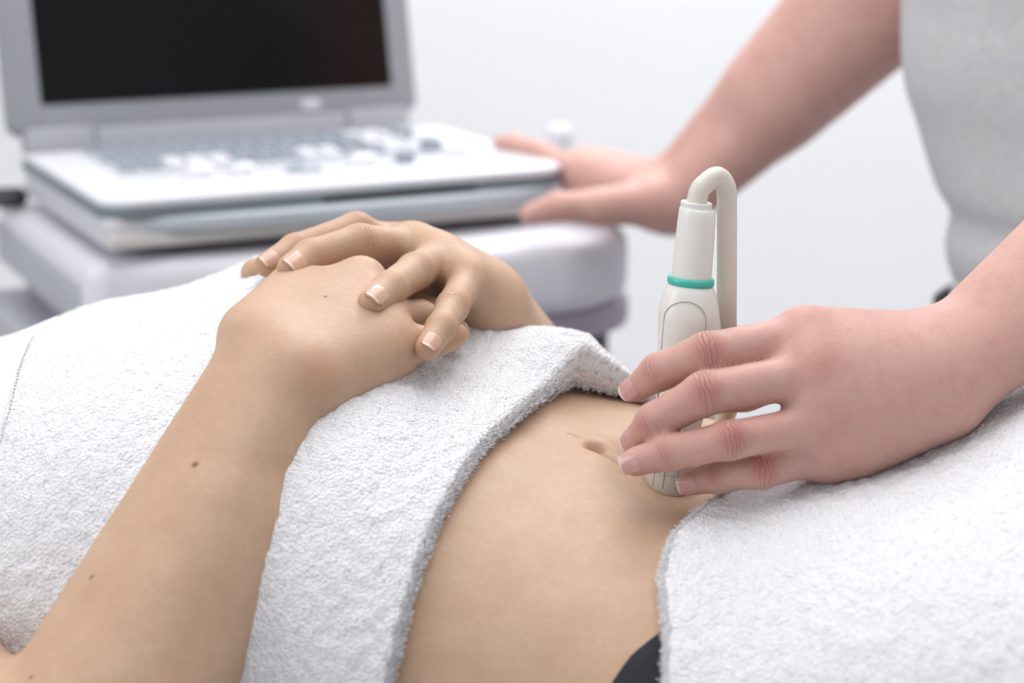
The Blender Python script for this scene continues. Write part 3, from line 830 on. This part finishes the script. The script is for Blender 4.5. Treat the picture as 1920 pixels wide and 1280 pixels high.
# shirt: loose body to the hip, hem rolled
sh = [(.885, .150, .125, .006, 0), (.880, .172, .135, .006, 0), (.885, .178, .140, .006, 0), (.905, .183, .145, .006, 0), (.93, .179, .140, .004, 0), (.95, .188, .145, .003, 0), (.992, .197, .15, .002, 0), (1.03, .205, .15, -.002, 0), (1.09, .206, .15, -.004, 0), (1.15, .206, .15, -.010, 0), (1.3, .210, .15, -.02, 0), (1.42, .205, .13, -.02, 0), (1.49, .15, .10, -.015, 0), (1.53, .09, .07, -.01, 0)]
k = catmull(np.array(sh), 8)
V, F = trunk([tuple(x) for x in k], TX, TY, 96)
V = V+np.stack([vnoise(V*np.array([9, 9, 14]))*.014, vnoise(V*np.array([9, 9, 14])+5)*.012, 0*V[:, 0]], 1)
link('shirt', raw_mesh('shirt', V, F), M['shirt'], clin)
us_ = [(.93, .165, .125, .006, 0), (.90, .168, .128, .006, 0), (.866, .172, .130, .006, 0), (.862, .168, .127, .006, 0)]
V, F = trunk(us_[::-1], TX, TY, 80); link('undershirt', raw_mesh('undershirt', V, F), M['pile'], clin)
# trousers
def legs():
    parts = []
    for sx in (-.085, .085):
        pr = [(.89, .10, .11, sx*.6, 0), (.86, .122, .125, sx*.9, 0), (.80, .11, .12, sx, 0), (.55, .075, .085, sx, 0), (.45, .068, .075, sx, 0), (.1, .06, .065, sx, 0), (.0, .065, .075, sx, -.01)]
        parts.append(trunk(pr[::-1], TX+.02, TY))
    return cat(*parts)
V, F = legs()
link('trousers', raw_mesh('trousers', V, F), M['trouser'], clin)

# ------------------------------------------------------------------ ultrasound console on its cart
CA = np.array([-.436, .806, .93]); CYAW = math.atan2(.436, .9)
con = empty('ultrasound_console', (CA[0], CA[1], .93), CYAW, 'grey and white portable ultrasound console with a dark screen', 'console')
# local frame: x along the front edge (to the right), y away from the user, z up; the back left deck corner is the origin
DW, DD = .412, .268
bm_obj('base', slab_bm(rrect(.002, DW-.002, -DD+.004, .03, .012), -.041, -.016, .004), M['base'], con, True)
bm_obj('trim_band', slab_bm(rrect(-.001, DW+.001, -DD, .03, [.01, .01, .03, .03]), -.0165, -.008, .002), M['trim'], con, True)
def front_lip(z0, z1, out, mat, name, x0=.02, x1=None):
    x1 = x1 or DW-.004
    pts = [(x0+(x1-x0)*i/24, -DD+.01-out*(1-(2*i/24-1)**4)) for i in range(25)]
    bm_obj(name, slab_bm(pts+[(x1, -DD+.03), (x0, -DD+.03)], z0, z1, .002), mat, con, True)
front_lip(-.028, -.0165, .026, M['silver'], 'front_handle')
front_lip(-.0165, -.009, .0105, M['dark'], 'handle_recess', .1, DW-.01)
bm_obj('front_panel', slab_bm(rrect(.004, DW-.004, -DD-.0015, -DD+.02, .004), -.040, -.029, .002), M['beige'], con, True)
bm_obj('deck', slab_bm(rrect(0, DW, -DD, .012, [.01, .01, .028, .028]), -.008, .0, .003), M['deck'], con, True)
bm_obj('key_panel', slab_bm(rrect(.045, DW-.055, -.165, -.006, .012), -.001, .0015, .0007), M['panel'], con, True)
bm_obj('control_panel', slab_bm(rrect(.055, DW-.06, -.232, -.172, .02), -.001, .0012, .0007), M['deck'], con, True)
kb_ = box_bm(-.0078, .0078, -.0075, .0075, 0, .0035, .0012)
kme_ = D.meshes.new('key'); kb_.to_mesh(kme_); kb_.free(); kme_.materials.append(M['keygrey'])
kme2 = kme_.copy(); kme2.materials[0] = M['keywhite']
for r_ in range(5):
    for c_ in range(14):
        white = (r_ >= 3 and c_ in (2, 3, 4, 8, 9)) or (c_ > 11)
        o = D.objects.new('key', kme2 if white else kme_); COL.objects.link(o); o.parent = con
        o.location = (.058+c_*.0205+(.004 if r_ % 2 else 0), -.022-r_*.030*.92, .0015)
def disc(name, x, y, r, h, mat, z=0.0, n=24, dome=0.0):
    pr = [(0, r), (h*.8, r), (h, r*.86), (h+dome, .0005)]
    a = np.linspace(0, 2*np.pi, n, endpoint=False)
    V = np.concatenate([np.stack([x+q*np.cos(a), y+q*np.sin(a), np.full(n, z+t)], 1) for t, q in pr])
    return link(name, raw_mesh(name, V, grid_faces(len(pr), n, True)), mat, con)
disc('trackball', .19, -.203, .016, .004, M['keygrey'], dome=.008)
for x, y, r_, m in ((.10, -.2, .012, 'keywhite'), (.135, -.205, .010, 'keywhite'), (.245, -.2, .012, 'keywhite'), (.285, -.198, .009, 'keygrey'), (.34, -.06, .011, 'keygrey'), (.345, -.1, .011, 'keywhite'), (.335, -.14, .010, 'keygrey'), (.34, -.185, .011, 'keywhite')):
    disc('knob', x, y, r_, .012, M[m], dome=.001)
# screen lid, leaning back
lid = D.objects.new('screen_lid', None)
TILT = math.radians(12)
def lid_obj(name, bm, mat, par):
    ob = bm_obj(name, bm, mat, par, True); return ob
def lidT(bm):
    bmesh.ops.rotate(bm, verts=bm.verts, cent=(0, 0, 0), matrix=Matrix.Rotation(-TILT, 3, 'X'))
    bmesh.ops.translate(bm, verts=bm.verts, vec=(0, .012, .004)); return bm
LW0, LW1, LH = -.010, .389, .31
def vslab(x0, x1, z0, z1, y0, y1, r, bev):
    b = slab_bm(rrect(x0, x1, z0, z1, r), -y1, -y0, bev)      # plan = x,z ; extruded along y
    bmesh.ops.rotate(b, verts=b.verts, cent=(0, 0, 0), matrix=Matrix.Rotation(math.pi/2, 3, 'X')); return b
D.objects.remove(lid)
lid = bm_obj('screen_lid', lidT(vslab(LW0, LW1, .012, LH, .0, .028, .012, .004)), M['bezel'], con, True)
bm_obj('display', lidT(vslab(LW0+.030, LW1-.026, .038, LH-.03, -.0012, .004, .002, .0005)), M['screen'], lid, True)
bm_obj('badge', lidT(vslab(.268, .288, .020, .029, -.0012, .002, .0045, .0004)), M['logo'], lid, True)
bm_obj('hinge_cover', lidT(vslab(LW0+.012, LW0+.075, -.004, .017, -.005, .02, .004, .002)), M['hinge'], con, True)
bm_obj('hinge_cover', lidT(vslab(LW1-.075, LW1-.012, -.004, .017, -.005, .02, .004, .002)), M['hinge'], con, True)
bm_obj('hinge_bar', lidT(vslab(LW0+.076, LW1-.076, -.004, .015, -.003, .02, .003, .002)), M['hinge'], con, True)

cart = empty('equipment_cart', (CA[0], CA[1], 0), CYAW, 'white moulded cart standing under the ultrasound console', 'cart')
pl = rrect(-.013, .47, -.262, .10, [.06, .04, .02, .11], 10)
pl = [(x, y-(.090*max(0, min(1, (x-.06)/.3))*max(0, min(1, (-.10-y)/.12)))) for x, y in pl]
bm_obj('platform', slab_bm(pl, .818, .880, .016, 5), M['cartw'], cart, True)
bm_obj('platform_base', slab_bm([(x*.98+.018, y*.95-.002) for x, y in pl], .790, .818, .006, 2), M['lilac'], cart, True)
bm_obj('gap_shade_pad', slab_bm(rrect(.03, .38, -.235, .02, .02), .8795, .8885, .003), M['dark'], cart, True)  # pad coloured dark to stand for the shaded gap below the base
V, F = tube_mesh(np.array([(.512, -.05, .83), (.512, -.05, .90), (.512, -.05, .925), (.512, -.05, .932)]), [.013, .013, .013, .010], 20)
link('probe_holder', raw_mesh('probe_holder', V, F), M['deck'], cart)
bm_obj('holder_arm', box_bm(.44, .512, -.058, -.042, .838, .852, .002), M['cartw'], cart)
bm_obj('drawer_unit', slab_bm(rrect(-.035, .155, -.245, .09, .02), .56, .791, .008), M['sidegrey'], cart, True)
bm_obj('side_panel', slab_bm(rrect(-.0155, -.006, -.235, .085, .004), .820, .858, .003), M['sidegrey'], cart, True)
bm_obj('column', slab_bm(rrect(.16, .445, -.30, .0, .03), .12, .791, .01), M['dark'], cart, True)
def to_cart(p):
    d = p-np.array([CA[0], CA[1], 0]); c_, s_ = math.cos(CYAW), math.sin(CYAW)
    return np.array([d[0]*c_+d[1]*s_, -d[0]*s_+d[1]*c_, d[2]])
V, F = tube_mesh(np.array([to_cart(P(x, y, d)) for x, y, d in ((34, 370, 1.80), (0, 371, 1.83), (-60, 373, 1.88), (-120, 380, 1.93), (-110, 470, 1.95))]), .0095, 16)
link('rear_handle', raw_mesh('rear_handle', V, F), M['dark'], cart)
bm_obj('foot', slab_bm(rrect(-.02, .44, -.36, .12, .06), .06, .12, .015), M['cartw'], cart, True)
for x, y in ((.02, -.3), (.40, -.3), (.02, .08), (.40, .08)):
    V, F = tube_mesh(np.array([(x-.012, y, .03), (x+.012, y, .03)]), .03, 20); link('wheel', raw_mesh('wheel', V, F), M['dark'], cart)
